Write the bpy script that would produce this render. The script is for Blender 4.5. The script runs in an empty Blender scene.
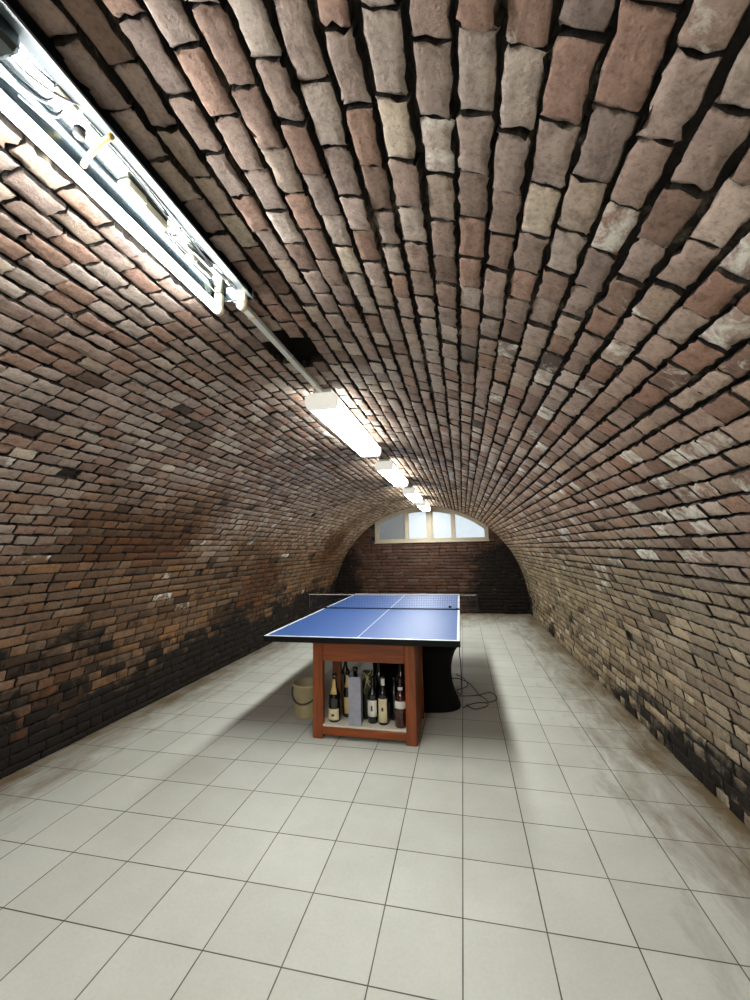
import bpy, math, random
import numpy as np
from mathutils import Matrix, Vector

C = bpy.context.scene.collection
S = bpy.context.scene
rng = np.random.default_rng(7)
random.seed(7)

# ------------------------------------------------------------------ camera
CAM_Z = 1.40
pitch, yaw, roll = 0.11952, 0.21107, -0.01912
FPX = 401.08
cy, sy, cp, sp = math.cos(yaw), math.sin(yaw), math.cos(pitch), math.sin(pitch)
Fv = Vector((-sy * cp, cy * cp, sp))
Rv = Vector((cy, sy, 0))
Uv = Rv.cross(Fv)
cr, sr = math.cos(roll), math.sin(roll)
Rv, Uv = cr * Rv + sr * Uv, -sr * Rv + cr * Uv
cam_d = bpy.data.cameras.new('camera')
cam_d.sensor_fit = 'HORIZONTAL'
cam_d.sensor_width = 36
cam_d.lens = FPX / 750 * 36
cam_d.clip_start = 0.02
cam = bpy.data.objects.new('camera', cam_d)
C.objects.link(cam)
cam.matrix_world = Matrix(((Rv.x, Uv.x, -Fv.x, 0), (Rv.y, Uv.y, -Fv.y, 0), (Rv.z, Uv.z, -Fv.z, CAM_Z), (0, 0, 0, 1)))
S.camera = cam

# ------------------------------------------------------------------ light levels, sky, exposure
TUBE_E = 33.0          # bare tube of the nearest fitting
DIFF_E = 21.0          # covered fittings along the crown
FILL_E = 44.0          # unseen fitting added behind the viewer to brighten the floor
SKY_E = 0.43
LAMP_COL = (0.985, 0.99, 0.965)
w = bpy.data.worlds.new('world')
S.world = w
w.use_nodes = True
bg = w.node_tree.nodes['Background']
bg.inputs[0].default_value = (0.86, 0.93, 1.0, 1)
bg.inputs[1].default_value = SKY_E
S.view_settings.view_transform = 'Standard'
S.view_settings.look = 'None'
S.view_settings.exposure = 1.45
S.view_settings.gamma = 1.0
S.view_settings.use_curve_mapping = False
S.cycles.max_bounces = 10
S.cycles.diffuse_bounces = 6
S.cycles.use_denoising = True
S.cycles.sample_clamp_indirect = 6


def lin(c):
    return tuple(((v / 255) / 12.92 if v / 255 <= 0.04045 else ((v / 255 + 0.055) / 1.055) ** 2.4) for v in c)


# ------------------------------------------------------------------ materials
class NT:
    def __init__(s, name):
        s.m = bpy.data.materials.new(name)
        s.m.use_nodes = True
        s.t = s.m.node_tree
        s.b = s.t.nodes['Principled BSDF']

    def n(s, typ, **kw):
        nd = s.t.nodes.new(typ)
        for k, v in kw.items():
            if k.startswith('i_'):
                key = k[2:]
                key = int(key) if key.isdigit() else key
                nd.inputs[key].default_value = v
            else:
                setattr(nd, k, v)
        return nd

    def l(s, a, b):
        s.t.links.new(a, b)

    def noise(s, vec, scale, detail=3, rough=0.55, dist=0.0):
        nd = s.n('ShaderNodeTexNoise')
        nd.inputs['Scale'].default_value = scale
        nd.inputs['Detail'].default_value = detail
        nd.inputs['Roughness'].default_value = rough
        nd.inputs['Distortion'].default_value = dist
        if vec is not None:
            s.l(vec, nd.inputs['Vector'])
        return nd.outputs['Fac']

    def ramp(s, fac, stops):
        nd = s.n('ShaderNodeValToRGB')
        e = nd.color_ramp.elements
        while len(e) < len(stops):
            e.new(0.5)
        for k, (p, c) in enumerate(stops):
            e[k].position = p
            e[k].color = c if len(c) == 4 else (*c, 1)
        s.l(fac, nd.inputs[0])
        return nd.outputs[0]

    def math(s, op, a, b=None, clamp=False):
        nd = s.n('ShaderNodeMath', operation=op, use_clamp=clamp)
        for i, v in enumerate((a, b)):
            if v is None:
                continue
            if isinstance(v, (int, float)):
                nd.inputs[i].default_value = v
            else:
                s.l(v, nd.inputs[i])
        return nd.outputs[0]

    def mix(s, fac, a, b, blend='MIX'):
        nd = s.n('ShaderNodeMix', data_type='RGBA', blend_type=blend)
        for i, v in ((0, fac), (6, a), (7, b)):
            if isinstance(v, (int, float)):
                nd.inputs[i].default_value = v
            elif isinstance(v, tuple):
                nd.inputs[i].default_value = v if len(v) == 4 else (*v, 1)
            else:
                s.l(v, nd.inputs[i])
        return nd.outputs[2]

    def obj(s):
        return s.n('ShaderNodeTexCoord').outputs['Object']

    def bump(s, h, strength, dist):
        nd = s.n('ShaderNodeBump')
        nd.inputs['Strength'].default_value = strength
        nd.inputs['Distance'].default_value = dist
        s.l(h, nd.inputs['Height'])
        s.l(nd.outputs[0], s.b.inputs['Normal'])


def plain(name, rgb, rough=0.5, metal=0.0, var=0.12, scale=25, spec=0.5, bump=0.0):
    a = NT(name)
    c = lin(rgb)
    v = a.noise(a.obj(), scale, 4)
    lo = tuple(x * (1 - var) for x in c)
    hi = tuple(min(1, x * (1 + var)) for x in c)
    a.l(a.ramp(v, [(0.3, lo), (0.7, hi)]), a.b.inputs['Base Color'])
    a.b.inputs['Roughness'].default_value = rough
    a.b.inputs['Metallic'].default_value = metal
    a.b.inputs['Specular IOR Level'].default_value = spec
    if bump:
        a.bump(a.noise(a.obj(), scale * 4, 4), bump, 0.002)
    return a.m


def glow(name, rgb, e):
    a = NT(name)
    a.b.inputs['Base Color'].default_value = (0.8, 0.8, 0.8, 1)
    a.b.inputs['Emission Color'].default_value = (*rgb, 1)
    a.b.inputs['Emission Strength'].default_value = e
    return a.m


def brick_material():
    a = NT('old_brick')
    o = a.obj()
    tint = a.n('ShaderNodeAttribute', attribute_name='tint').outputs['Color']
    mould_shade = a.n('ShaderNodeAttribute', attribute_name='mould_shade').outputs['Fac']
    salt = a.n('ShaderNodeAttribute', attribute_name='salt').outputs['Fac']
    n1 = a.noise(o, 26, 5, 0.65)
    n2 = a.noise(o, 110, 4, 0.7)
    c = a.mix(1.0, tint, a.ramp(n1, [(0.25, (0.55, 0.52, 0.5)), (0.48, (1, 1, 1)), (0.75, (1.25, 1.24, 1.22))]), 'MULTIPLY')
    c = a.mix(1.0, c, a.ramp(n2, [(0.3, (0.66, 0.62, 0.6)), (0.5, (1, 1, 1)), (0.8, (1.15, 1.15, 1.13))]), 'MULTIPLY')
    # chipped, dirty arrises and spalled pits
    rim = a.n('ShaderNodeAttribute', attribute_name='rim').outputs['Fac']
    en = a.noise(o, 38, 5, 0.7, 0.5)
    ef = a.math('MULTIPLY', a.math('SUBTRACT', a.math('ADD', en, a.math('MULTIPLY', rim, 0.26)), 0.665), 6.0, True)
    c = a.mix(a.math('MULTIPLY', ef, 0.85), c, (0.045, 0.032, 0.024))
    ln_ = a.noise(o, 21, 5, 0.75, 1.2)
    lf_ = a.math('MULTIPLY', a.math('SUBTRACT', a.math('ADD', ln_, a.math('MULTIPLY', rim, 0.16)), 0.70), 6.0, True)
    c = a.mix(a.math('MULTIPLY', lf_, 0.55), c, (0.52, 0.49, 0.43))
    # lime salts
    sn = a.noise(o, 16, 5, 0.75, 0.6)
    sf = a.math('MULTIPLY', a.math('SUBTRACT', a.math('ADD', sn, salt), 0.98), 6.0, True)
    c = a.mix(sf, c, (0.72, 0.69, 0.62))
    # black mould on the flanks, painted shade on the end wall
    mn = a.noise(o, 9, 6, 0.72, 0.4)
    mf = a.math('MULTIPLY', a.math('SUBTRACT', a.math('ADD', mn, mould_shade), 0.95), 3.2, True)
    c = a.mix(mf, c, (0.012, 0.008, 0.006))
    a.l(c, a.b.inputs['Base Color'])
    a.b.inputs['Roughness'].default_value = 0.8
    a.b.inputs['Specular IOR Level'].default_value = 0.25
    v = a.n('ShaderNodeTexVoronoi')
    v.inputs['Scale'].default_value = 75
    a.l(o, v.inputs['Vector'])
    pit = a.math('MULTIPLY', a.math('SUBTRACT', 0.28, v.outputs['Distance'], True), a.math('SUBTRACT', n1, 0.45, True))
    h = a.math('SUBTRACT', a.math('ADD', a.math('MULTIPLY', n2, 0.5), n1), a.math('MULTIPLY', pit, 9.0))
    a.bump(h, 0.7, 0.006)
    return a.m


def mortar_material():
    a = NT('old_mortar')
    o = a.obj()
    n = a.noise(o, 7, 5, 0.7)
    c = a.ramp(n, [(0.38, (0.008, 0.006, 0.005)), (0.56, (0.028, 0.021, 0.016)), (0.70, (0.24, 0.2, 0.155))])
    a.l(c, a.b.inputs['Base Color'])
    a.b.inputs['Roughness'].default_value = 0.95
    a.bump(a.noise(o, 60, 4), 0.8, 0.01)
    return a.m


def tile_material():
    a = NT('floor_tile')
    o = a.obj()
    sep = a.n('ShaderNodeSeparateXYZ')
    a.l(o, sep.inputs[0])
    T = 0.30
    u = a.math('DIVIDE', a.math('SUBTRACT', sep.outputs[0], -0.060), T)
    v = a.math('DIVIDE', a.math('SUBTRACT', sep.outputs[1], 1.7265), T)
    fu = a.math('ABSOLUTE', a.math('SUBTRACT', a.math('FRACT', u), 0.5))
    fv = a.math('ABSOLUTE', a.math('SUBTRACT', a.math('FRACT', v), 0.5))
    comb = a.n('ShaderNodeCombineXYZ')
    a.l(a.math('FLOOR', u), comb.inputs[0])
    a.l(a.math('FLOOR', v), comb.inputs[1])
    wn = a.n('ShaderNodeTexWhiteNoise', noise_dimensions='2D')
    a.l(comb.outputs[0], wn.inputs['Vector'])
    wob = a.math('MULTIPLY', a.math('SUBTRACT', a.noise(o, 3.0, 3), 0.5), 0.006)
    edge = a.math('MAXIMUM', fu, fv)
    grout = a.math('MULTIPLY', a.math('SUBTRACT', a.math('ADD', edge, wob), 0.4905), 300, True)
    base = a.ramp(wn.outputs['Value'], [(0, lin((200, 202, 194))), (1, lin((209, 211, 204)))])
    big = a.noise(o, 1.1, 5, 0.65)
    base = a.mix(1.0, base, a.ramp(big, [(0.32, (0.86, 0.855, 0.83)), (0.6, (1, 1, 1))]), 'MULTIPLY')
    base = a.mix(1.0, base, a.ramp(a.noise(o, 70, 4, 0.7), [(0.3, (0.93, 0.93, 0.92)), (0.6, (1, 1, 1))]), 'MULTIPLY')
    # brown silt washed along the two long walls and at the far end
    def near(sock, lo, hi):
        mr = a.n('ShaderNodeMapRange')
        mr.inputs['From Min'].default_value = lo
        mr.inputs['From Max'].default_value = hi
        a.l(sock, mr.inputs['Value'])
        return mr.outputs[0]
    dr = near(sep.outputs[0], 0.45, 1.32)
    dl = near(sep.outputs[0], -2.15, -2.95)
    db = near(sep.outputs[1], 6.6, 9.0)
    d = a.math('MAXIMUM', a.math('MAXIMUM', dr, dl), db)
    streak = a.n('ShaderNodeMapping')
    streak.inputs['Scale'].default_value = (2.4, 0.8, 1)
    a.l(o, streak.inputs[0])
    dn = a.noise(streak.outputs[0], 2.6, 6, 0.68, 0.5)
    df = a.math('MULTIPLY', a.math('SUBTRACT', a.math('ADD', dn, a.math('MULTIPLY', d, 0.66)), 0.73), 2.2, True)
    base = a.mix(a.math('MULTIPLY', df, 0.95), base, lin((112, 92, 62)))
    # small drips
    sp_ = a.noise(o, 6.5, 4, 0.6, 0.8)
    sf = a.math('MULTIPLY', a.math('SUBTRACT', sp_, 0.735), 14, True)
    base = a.mix(a.math('MULTIPLY', sf, 0.6), base, lin((120, 100, 70)))
    gcol = a.ramp(a.noise(o, 1.7, 4), [(0.35, lin((40, 37, 32))), (0.65, lin((104, 98, 88)))])
    c = a.mix(grout, base, gcol)
    a.l(c, a.b.inputs['Base Color'])
    a.l(a.ramp(a.noise(o, 4, 4), [(0.3, (0.48,) * 3), (0.7, (0.64,) * 3)]), a.b.inputs['Roughness'])
    a.b.inputs['Specular IOR Level'].default_value = 0.4
    a.bump(a.math('SUBTRACT', a.math('MULTIPLY', a.noise(o, 2.0, 2), 0.3), grout), 0.5, 0.002)
    return a.m


def wood_material(name, c0, c1, axis=2, rough=0.4):
    a = NT(name)
    o = a.obj()
    mp = a.n('ShaderNodeMapping')
    sc = [18, 18, 18]
    sc[axis] = 1.2
    mp.inputs['Scale'].default_value = sc
    a.l(o, mp.inputs[0])
    n = a.noise(mp.outputs[0], 2.0, 5, 0.6, 0.8)
    a.l(a.ramp(n, [(0.3, lin(c0)), (0.7, lin(c1))]), a.b.inputs['Base Color'])
    a.b.inputs['Roughness'].default_value = rough
    a.bump(n, 0.15, 0.002)
    return a.m


BRICK = brick_material()
MORTAR = mortar_material()
CAVITY = plain('dark_cavity', (16, 12, 10), 0.95)  # near-black lining of the gap in the crown
TILE = tile_material()
PLASTER = plain('limewashed_plaster', (190, 182, 165), 0.9, bump=0.5)
TRAYGREY = plain('dulled_reflector_metal', (122, 132, 137), 0.14, 1.0, var=0.1, scale=14)
ENAMEL = plain('white_enamel', (226, 230, 226), 0.28, var=0.05)
WINGGREY = plain('grey_enamel', (74, 80, 84), 0.4, var=0.08)
ENDCAP = glow('translucent_end_cap', (0.95, 0.93, 0.82), 0.22)
CREAM = plain('cream_plastic', (225, 215, 185), 0.45, var=0.05)
TUBE = glow('lit_tube', LAMP_COL, TUBE_E)
DIFFUSER = glow('lit_diffuser', (0.97, 1.0, 0.95), DIFF_E)
DIFFUSER_SIDE = glow('lit_diffuser_side', (0.97, 1.0, 0.95), 5.0)
FILL_DIFFUSER = glow('unseen_fill_diffuser', LAMP_COL, FILL_E)
METAL = plain('brushed_metal', (170, 170, 165), 0.3, 1.0)
WIRE = plain('grey_wire', (92, 92, 92), 0.5)
AMBER = plain('aged_amber_tape', (205, 160, 80), 0.4)
DARKGREY = plain('dark_grey_rubber', (70, 68, 66), 0.6)
CASEWOOD = wood_material('red_brown_wood', (98, 42, 6), (158, 76, 18))
CASEWOOD_X = wood_material('red_brown_wood_rail', (98, 42, 6), (158, 76, 18), axis=0)
SHELFWHITE = plain('white_board', (214, 206, 190), 0.5)
FRAMEPAINT = plain('cream_window_paint', (180, 168, 148), 0.5, bump=0.3)
BLUE = plain('blue_table_paint', (40, 82, 148), 0.5, var=0.05, scale=8, spec=0.8)
LINEWHITE = plain('white_line_paint', (228, 232, 238), 0.4, var=0.03)
BLACKEDGE = plain('black_edging', (7, 7, 8), 0.6, spec=0.2)
BLACKCLOTH = plain('black_cloth', (10, 10, 11), 0.85, bump=0.4, scale=60, spec=0.2)
BLACKMETAL = plain('black_metal', (16, 16, 18), 0.4)
NETSTRING = plain('dark_net_string', (22, 26, 40), 0.8)
NETWHITE = plain('off_white_net_tape', (168, 160, 146), 0.7)
BUCKETP = plain('pale_yellow_plastic', (190, 176, 138), 0.45, var=0.1, scale=9)
CABLEBLACK = plain('black_cable', (18, 18, 24), 0.5)
BOTTLEDARK = plain('dark_green_glass', (10, 14, 9), 0.08, var=0.1, spec=0.7)
BOTTLEBLACK = plain('near_black_glass', (7, 7, 8), 0.08, var=0.1, spec=0.7)
BOTTLERED = plain('reddish_brown_glass', (60, 22, 17), 0.1, var=0.2, spec=0.7)
GOLDFOIL = plain('gold_foil', (212, 182, 118), 0.4, 0.2)
LABELCREAM = plain('cream_paper_label', (222, 208, 168), 0.6)
LABELWHITE = plain('white_paper_label', (222, 220, 210), 0.6)
INK = plain('dark_label_ink', (60, 52, 48), 0.7)
SILVERBOX = plain('silver_grey_card', (150, 152, 166), 0.4, var=0.1)
GREENBAG = plain('dark_olive_paper', (38, 42, 24), 0.5)
RIBBON = plain('yellow_ribbon', (190, 180, 110), 0.5)
OUTGREY = plain('grey_render', (150, 146, 146), 0.9)
OUTPINK = plain('reddish_brick_facade', (236, 200, 196), 0.9, var=0.2, scale=3)
OUTGROUND = plain('pale_paving', (225, 225, 225), 0.9)


def glass_pane():
    a = NT('window_glass')
    out = [n for n in a.t.nodes if n.type == 'OUTPUT_MATERIAL'][0]
    tr = a.n('ShaderNodeBsdfTransparent')
    tr.inputs[0].default_value = (0.93, 0.96, 0.97, 1)
    gl = a.n('ShaderNodeBsdfGlossy')
    gl.inputs['Roughness'].default_value = 0.4
    df = a.n('ShaderNodeBsdfDiffuse')
    df.inputs[0].default_value = (0.7, 0.72, 0.72, 1)
    ms = a.n('ShaderNodeMixShader')
    a.l(a.math('MULTIPLY', a.noise(a.obj(), 5, 5, 0.7), 0.22), ms.inputs[0])
    a.l(tr.outputs[0], ms.inputs[1])
    a.l(df.outputs[0], ms.inputs[2])
    m2 = a.n('ShaderNodeMixShader')
    fr = a.n('ShaderNodeFresnel')
    fr.inputs[0].default_value = 1.45
    a.l(fr.outputs[0], m2.inputs[0])
    a.l(ms.outputs[0], m2.inputs[1])
    a.l(gl.outputs[0], m2.inputs[2])
    a.l(m2.outputs[0], out.inputs['Surface'])
    return a.m


GLASS = glass_pane()


# ------------------------------------------------------------------ mesh helpers
class MB:
    def __init__(s):
        s.v, s.f, s.mi, s.sm = [], [], [], []

    def add(s, verts, faces, mi=0, smooth=False):
        k = len(s.v)
        s.v += [tuple(p) for p in verts]
        s.f += [tuple(i + k for i in f) for f in faces]
        s.mi += [mi] * len(faces)
        s.sm += [smooth] * len(faces)
        return s

    def box(s, x0, x1, y0, y1, z0, z1, b=0.0, mi=0):
        """box with chamfered edges"""
        if b <= 0:
            v = [(x, y, z) for x in (x0, x1) for y in (y0, y1) for z in (z0, z1)]
            f = [(0, 1, 3, 2), (4, 6, 7, 5), (0, 4, 5, 1), (2, 3, 7, 6), (0, 2, 6, 4), (1, 5, 7, 3)]
            return s.add(v, f, mi)
        b = min(b, (x1 - x0) / 2.01, (y1 - y0) / 2.01, (z1 - z0) / 2.01)
        vs = []
        idx = {}
        lo, hi = (x0, y0, z0), (x1, y1, z1)
        for sx in (0, 1):
            for sy_ in (0, 1):
                for sz in (0, 1):
                    sg = (sx, sy_, sz)
                    for ax in range(3):
                        p = []
                        for k in range(3):
                            q = hi[k] if sg[k] else lo[k]
                            if k != ax:
                                q += -b if sg[k] else b
                            p.append(q)
                        idx[(sg, ax)] = len(vs)
                        vs.append(p)
        fs = []
        for ax in range(3):
            o = [k for k in range(3) if k != ax]
            for sg in (0, 1):
                q = []
                for a_, b_ in ((0, 0), (1, 0), (1, 1), (0, 1)):
                    t = [0, 0, 0]
                    t[ax] = sg
                    t[o[0]] = a_
                    t[o[1]] = b_
                    q.append(idx[(tuple(t), ax)])
                fs.append(q)
        for ax in range(3):      # edges along ax
            o = [k for k in range(3) if k != ax]
            for a_ in (0, 1):
                for b_ in (0, 1):
                    t0 = [0, 0, 0]
                    t0[o[0]], t0[o[1]] = a_, b_
                    t1 = list(t0)
                    t1[ax] = 1
                    fs.append((idx[(tuple(t0), o[0])], idx[(tuple(t1), o[0])], idx[(tuple(t1), o[1])], idx[(tuple(t0), o[1])]))
        for sx in (0, 1):
            for sy_ in (0, 1):
                for sz in (0, 1):
                    fs.append(tuple(idx[((sx, sy_, sz), ax)] for ax in range(3)))
        return s.add(vs, fs, mi)

    def lathe(s, prof, n=24, cx=0, cy=0, mi=0, sx=1.0, sy=1.0, power=2.0):
        vs, fs = [], []
        for r, z in prof:
            for k in range(n):
                a = 2 * math.pi * k / n
                c, d = math.cos(a), math.sin(a)
                e = 2.0 / power
                vs.append((cx + sx * r * math.copysign(abs(c) ** e, c), cy + sy * r * math.copysign(abs(d) ** e, d), z))
        for i in range(len(prof) - 1):
            for k in range(n):
                fs.append((i * n + k, i * n + (k + 1) % n, (i + 1) * n + (k + 1) % n, (i + 1) * n + k))
        s.add(vs, fs, mi, True)
        return s

    def tube(s, pts, r, n=8, mi=0, spline=True, per=6):
        P = [Vector(p) for p in pts]
        if spline and len(P) > 2:
            Q = []
            for i in range(len(P) - 1):
                p0, p1, p2, p3 = P[max(0, i - 1)], P[i], P[i + 1], P[min(len(P) - 1, i + 2)]
                for k in range(per):
                    t = k / per
                    Q.append(0.5 * ((2 * p1) + (p2 - p0) * t + (2 * p0 - 5 * p1 + 4 * p2 - p3) * t * t + (3 * p1 - p0 - 3 * p2 + p3) * t ** 3))
            Q.append(P[-1])
            P = Q
        vs, fs = [], []
        up = Vector((0.13, 0.21, 0.97))
        for i, p in enumerate(P):
            d = (P[min(i + 1, len(P) - 1)] - P[max(i - 1, 0)])
            d = d.normalized() if d.length > 1e-9 else Vector((0, 0, 1))
            a = d.cross(up)
            if a.length < 1e-3:
                a = d.cross(Vector((1, 0, 0)))
            a.normalize()
            b = d.cross(a).normalized()
            for k in range(n):
                t = 2 * math.pi * k / n
                vs.append(p + r * (math.cos(t) * a + math.sin(t) * b))
        for i in range(len(P) - 1):
            for k in range(n):
                fs.append((i * n + k, i * n + (k + 1) % n, (i + 1) * n + (k + 1) % n, (i + 1) * n + k))
        fs.append(tuple(range(n))[::-1])
        fs.append(tuple((len(P) - 1) * n + k for k in range(n)))
        return s.add(vs, fs, mi, True)

    def prism(s, poly, y0, y1, mi=0, axis='y'):
        """polygon in (x,z) extruded along y"""
        n = len(poly)
        vs = [(x, y0, z) for x, z in poly] + [(x, y1, z) for x, z in poly]
        fs = [tuple(range(n)), tuple(range(2 * n - 1, n - 1, -1))]
        fs += [(i, i + n, (i + 1) % n + n, (i + 1) % n) for i in range(n)]
        return s.add(vs, fs, mi)

    def build(s, name, mats, parent=None, loc=(0, 0, 0)):
        me = bpy.data.meshes.new(name)
        me.from_pydata(s.v, [], s.f)
        for m in (mats if isinstance(mats, (list, tuple)) else [mats]):
            me.materials.append(m)
        me.polygons.foreach_set('material_index', s.mi)
        me.polygons.foreach_set('use_smooth', s.sm)
        me.update()
        import bmesh
        bm = bmesh.new()
        bm.from_mesh(me)
        bmesh.ops.recalc_face_normals(bm, faces=bm.faces)
        bm.to_mesh(me)
        bm.free()
        o = bpy.data.objects.new(name, me)
        C.objects.link(o)
        o.location = loc
        if parent:
            o.parent = parent
        return o


def tag(o, label=None, cat=None, group=None, kind=None):
    if label:
        o['label'] = label
    if cat:
        o['category'] = cat
    if group:
        o['group'] = group
    if kind:
        o['kind'] = kind
    return o


def thing(name, label, cat, loc=(0, 0, 0), rz=0.0, group=None):
    o = bpy.data.objects.new(name, None)
    o.empty_display_size = 0.1
    C.objects.link(o)
    o.location = loc
    o.rotation_euler = (0, 0, rz)
    return tag(o, label, cat, group)


def copy_tree(o, parent=None):
    c = o.copy()
    C.objects.link(c)
    c.parent = parent
    for ch in list(o.children):
        copy_tree(ch, c)
    return c


# ------------------------------------------------------------------ brick vault
XC, ZC, RR = -0.80, 0.20, 2.10
Y_NEAR, Y_FAR = -2.05, 8.90
ARC = math.pi * RR
S_LEN = ARC + 2 * ZC
S_CROWN = S_LEN / 2
COURSE = 0.0715


def vault_map(s, y, h):
    """s along the section from the left floor edge to the right one, h inwards"""
    th = (s - S_CROWN) / RR
    onarc = np.abs(th) <= math.pi / 2
    x = XC + (RR - h) * np.sin(th)
    z = ZC + (RR - h) * np.cos(th)
    lw = th < -math.pi / 2
    rw = th > math.pi / 2
    x = np.where(lw, XC - RR + h, np.where(rw, XC + RR - h, x))
    z = np.where(lw, s, np.where(rw, S_LEN - s, z))
    return np.stack([x, y + 0 * x, z], -1)


def back_map(s, y, h):
    """back wall: s is x, y is z, h is towards the viewer"""
    return np.stack([s, Y_FAR - h, y], -1)


def front_map(s, y, h):
    return np.stack([s, Y_NEAR + h, y], -1)


LATT = rng.random((64, 64))


def vnoise(a, b):
    a = np.asarray(a, float)
    b = np.asarray(b, float)
    ia, ib = np.floor(a).astype(int), np.floor(b).astype(int)
    fa, fb = a - ia, b - ib
    fa = fa * fa * (3 - 2 * fa)
    fb = fb * fb * (3 - 2 * fb)
    g = lambda i, j: LATT[i % 64, j % 64]
    return (g(ia, ib) * (1 - fa) * (1 - fb) + g(ia + 1, ib) * fa * (1 - fb) + g(ia, ib + 1) * (1 - fa) * fb + g(ia + 1, ib + 1) * fa * fb)


def fnoise(a, b, o=3):
    t, amp, tot = 0, 1, 0
    for k in range(o):
        t = t + amp * vnoise(a * 2 ** k + 13.7 * k, b * 2 ** k + 5.1 * k)
        tot += amp
        amp *= 0.5
    return t / tot


PAL = np.array([lin(c) for c in [(166, 146, 136), (150, 126, 113), (184, 170, 158), (152, 112, 90), (126, 96, 80), (170, 151, 132), (108, 80, 68), (140, 122, 114), (160, 118, 98)]])
_g = PAL.mean(1, keepdims=True)
PAL = (PAL * 0.78 + _g * 0.22) * 1.1
PAL = PAL * 0.62 + np.average(PAL, axis=0)[None] * 0.38
PALW = np.array([.22, .2, .12, .13, .08, .08, .04, .08, .05])


def grid_bricks(s0, s1, y0, y1, proud, nu, nv, mapf, rough):
    """all bricks of one resolution: returns verts, quads, brick index per vertex, (s,y) per vertex"""
    N = len(s0)
    e = 0.07
    def knots(n):
        return np.array([0, 1.0]) if n == 2 else np.concatenate([[0], np.linspace(e, 1 - e, n - 2), [1]])
    ku, kv = knots(nu), knots(nv)
    U, V = np.meshgrid(ku, kv, indexing='ij')
    edge = (U == 0) | (U == 1) | (V == 0) | (V == 1)
    corner = ((U == 0) | (U == 1)) & ((V == 0) | (V == 1))
    s = s0[:, None, None] + (s1 - s0)[:, None, None] * U
    y = y0[:, None, None] + (y1 - y0)[:, None, None] * V
    j = rng.normal(0, 1, (2, N, nu, nv)) * (0.0016 * rough)
    inw_s = np.where(U < .5, 1, -1)
    inw_y = np.where(V < .5, 1, -1)
    chip = (rng.random((N, nu, nv)) < 0.3) * rng.random((N, nu, nv)) * 0.011 * rough
    s = s + j[0] + np.where(corner, inw_s * chip, 0)
    y = y + j[1] + np.where(corner, inw_y * chip, 0)
    nick = (rng.random((N, nu, nv)) < 0.12) * rng.random((N, nu, nv)) * 0.008 * rough * edge * ~corner
    s = s + nick * np.where(np.abs(U - .5) > .49, inw_s, 0)
    y = y + nick * np.where(np.abs(V - .5) > .49, inw_y, 0)
    h = proud[:, None, None] + rng.normal(0, 0.0006 * rough, (N, nu, nv))
    h = h - np.where(edge, 0.0024, 0) - np.where(corner, 0.0015, 0)
    tilt = rng.normal(0, 0.0022, (2, N, 1, 1))
    h = h + tilt[0] * (U - .5) + tilt[1] * (V - .5)
    top = mapf(s, y, h).reshape(N, nu * nv, 3)
    # skirt
    ring = [(i, 0) for i in range(nu)] + [(nu - 1, k) for k in range(1, nv)] + [(i, nv - 1) for i in range(nu - 2, -1, -1)] + [(0, k) for k in range(nv - 2, 0, -1)]
    ri = np.array([i * nv + k for i, k in ring])
    sf, yf = s.reshape(N, -1), y.reshape(N, -1)
    sk = mapf(sf[:, ri], yf[:, ri], np.full((N, len(ri)), -0.03))
    verts = np.concatenate([top, sk], 1)
    per = verts.shape[1]
    q = []
    for i in range(nu - 1):
        for k in range(nv - 1):
            q.append((i * nv + k, (i + 1) * nv + k, (i + 1) * nv + k + 1, i * nv + k + 1))
    L = len(ri)
    for k in range(L):
        q.append((ri[k], nu * nv + k, nu * nv + (k + 1) % L, ri[(k + 1) % L]))
    q = np.array(q)
    flat = np.tile(np.arange(len(q)) < (nu - 1) * (nv - 1), N)
    quads = (q[None] + (np.arange(N) * per)[:, None, None]).reshape(-1, 4)
    rim = np.concatenate([np.broadcast_to(edge.reshape(1, -1), (N, nu * nv)), np.ones((N, L))], 1).astype(float).ravel()
    bi = np.repeat(np.arange(N), per)
    S_ = np.concatenate([sf, sf[:, ri]], 1).ravel()
    Y_ = np.concatenate([yf, yf[:, ri]], 1).ravel()
    return verts.reshape(-1, 3), quads, bi, S_, Y_, flat, rim


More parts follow.
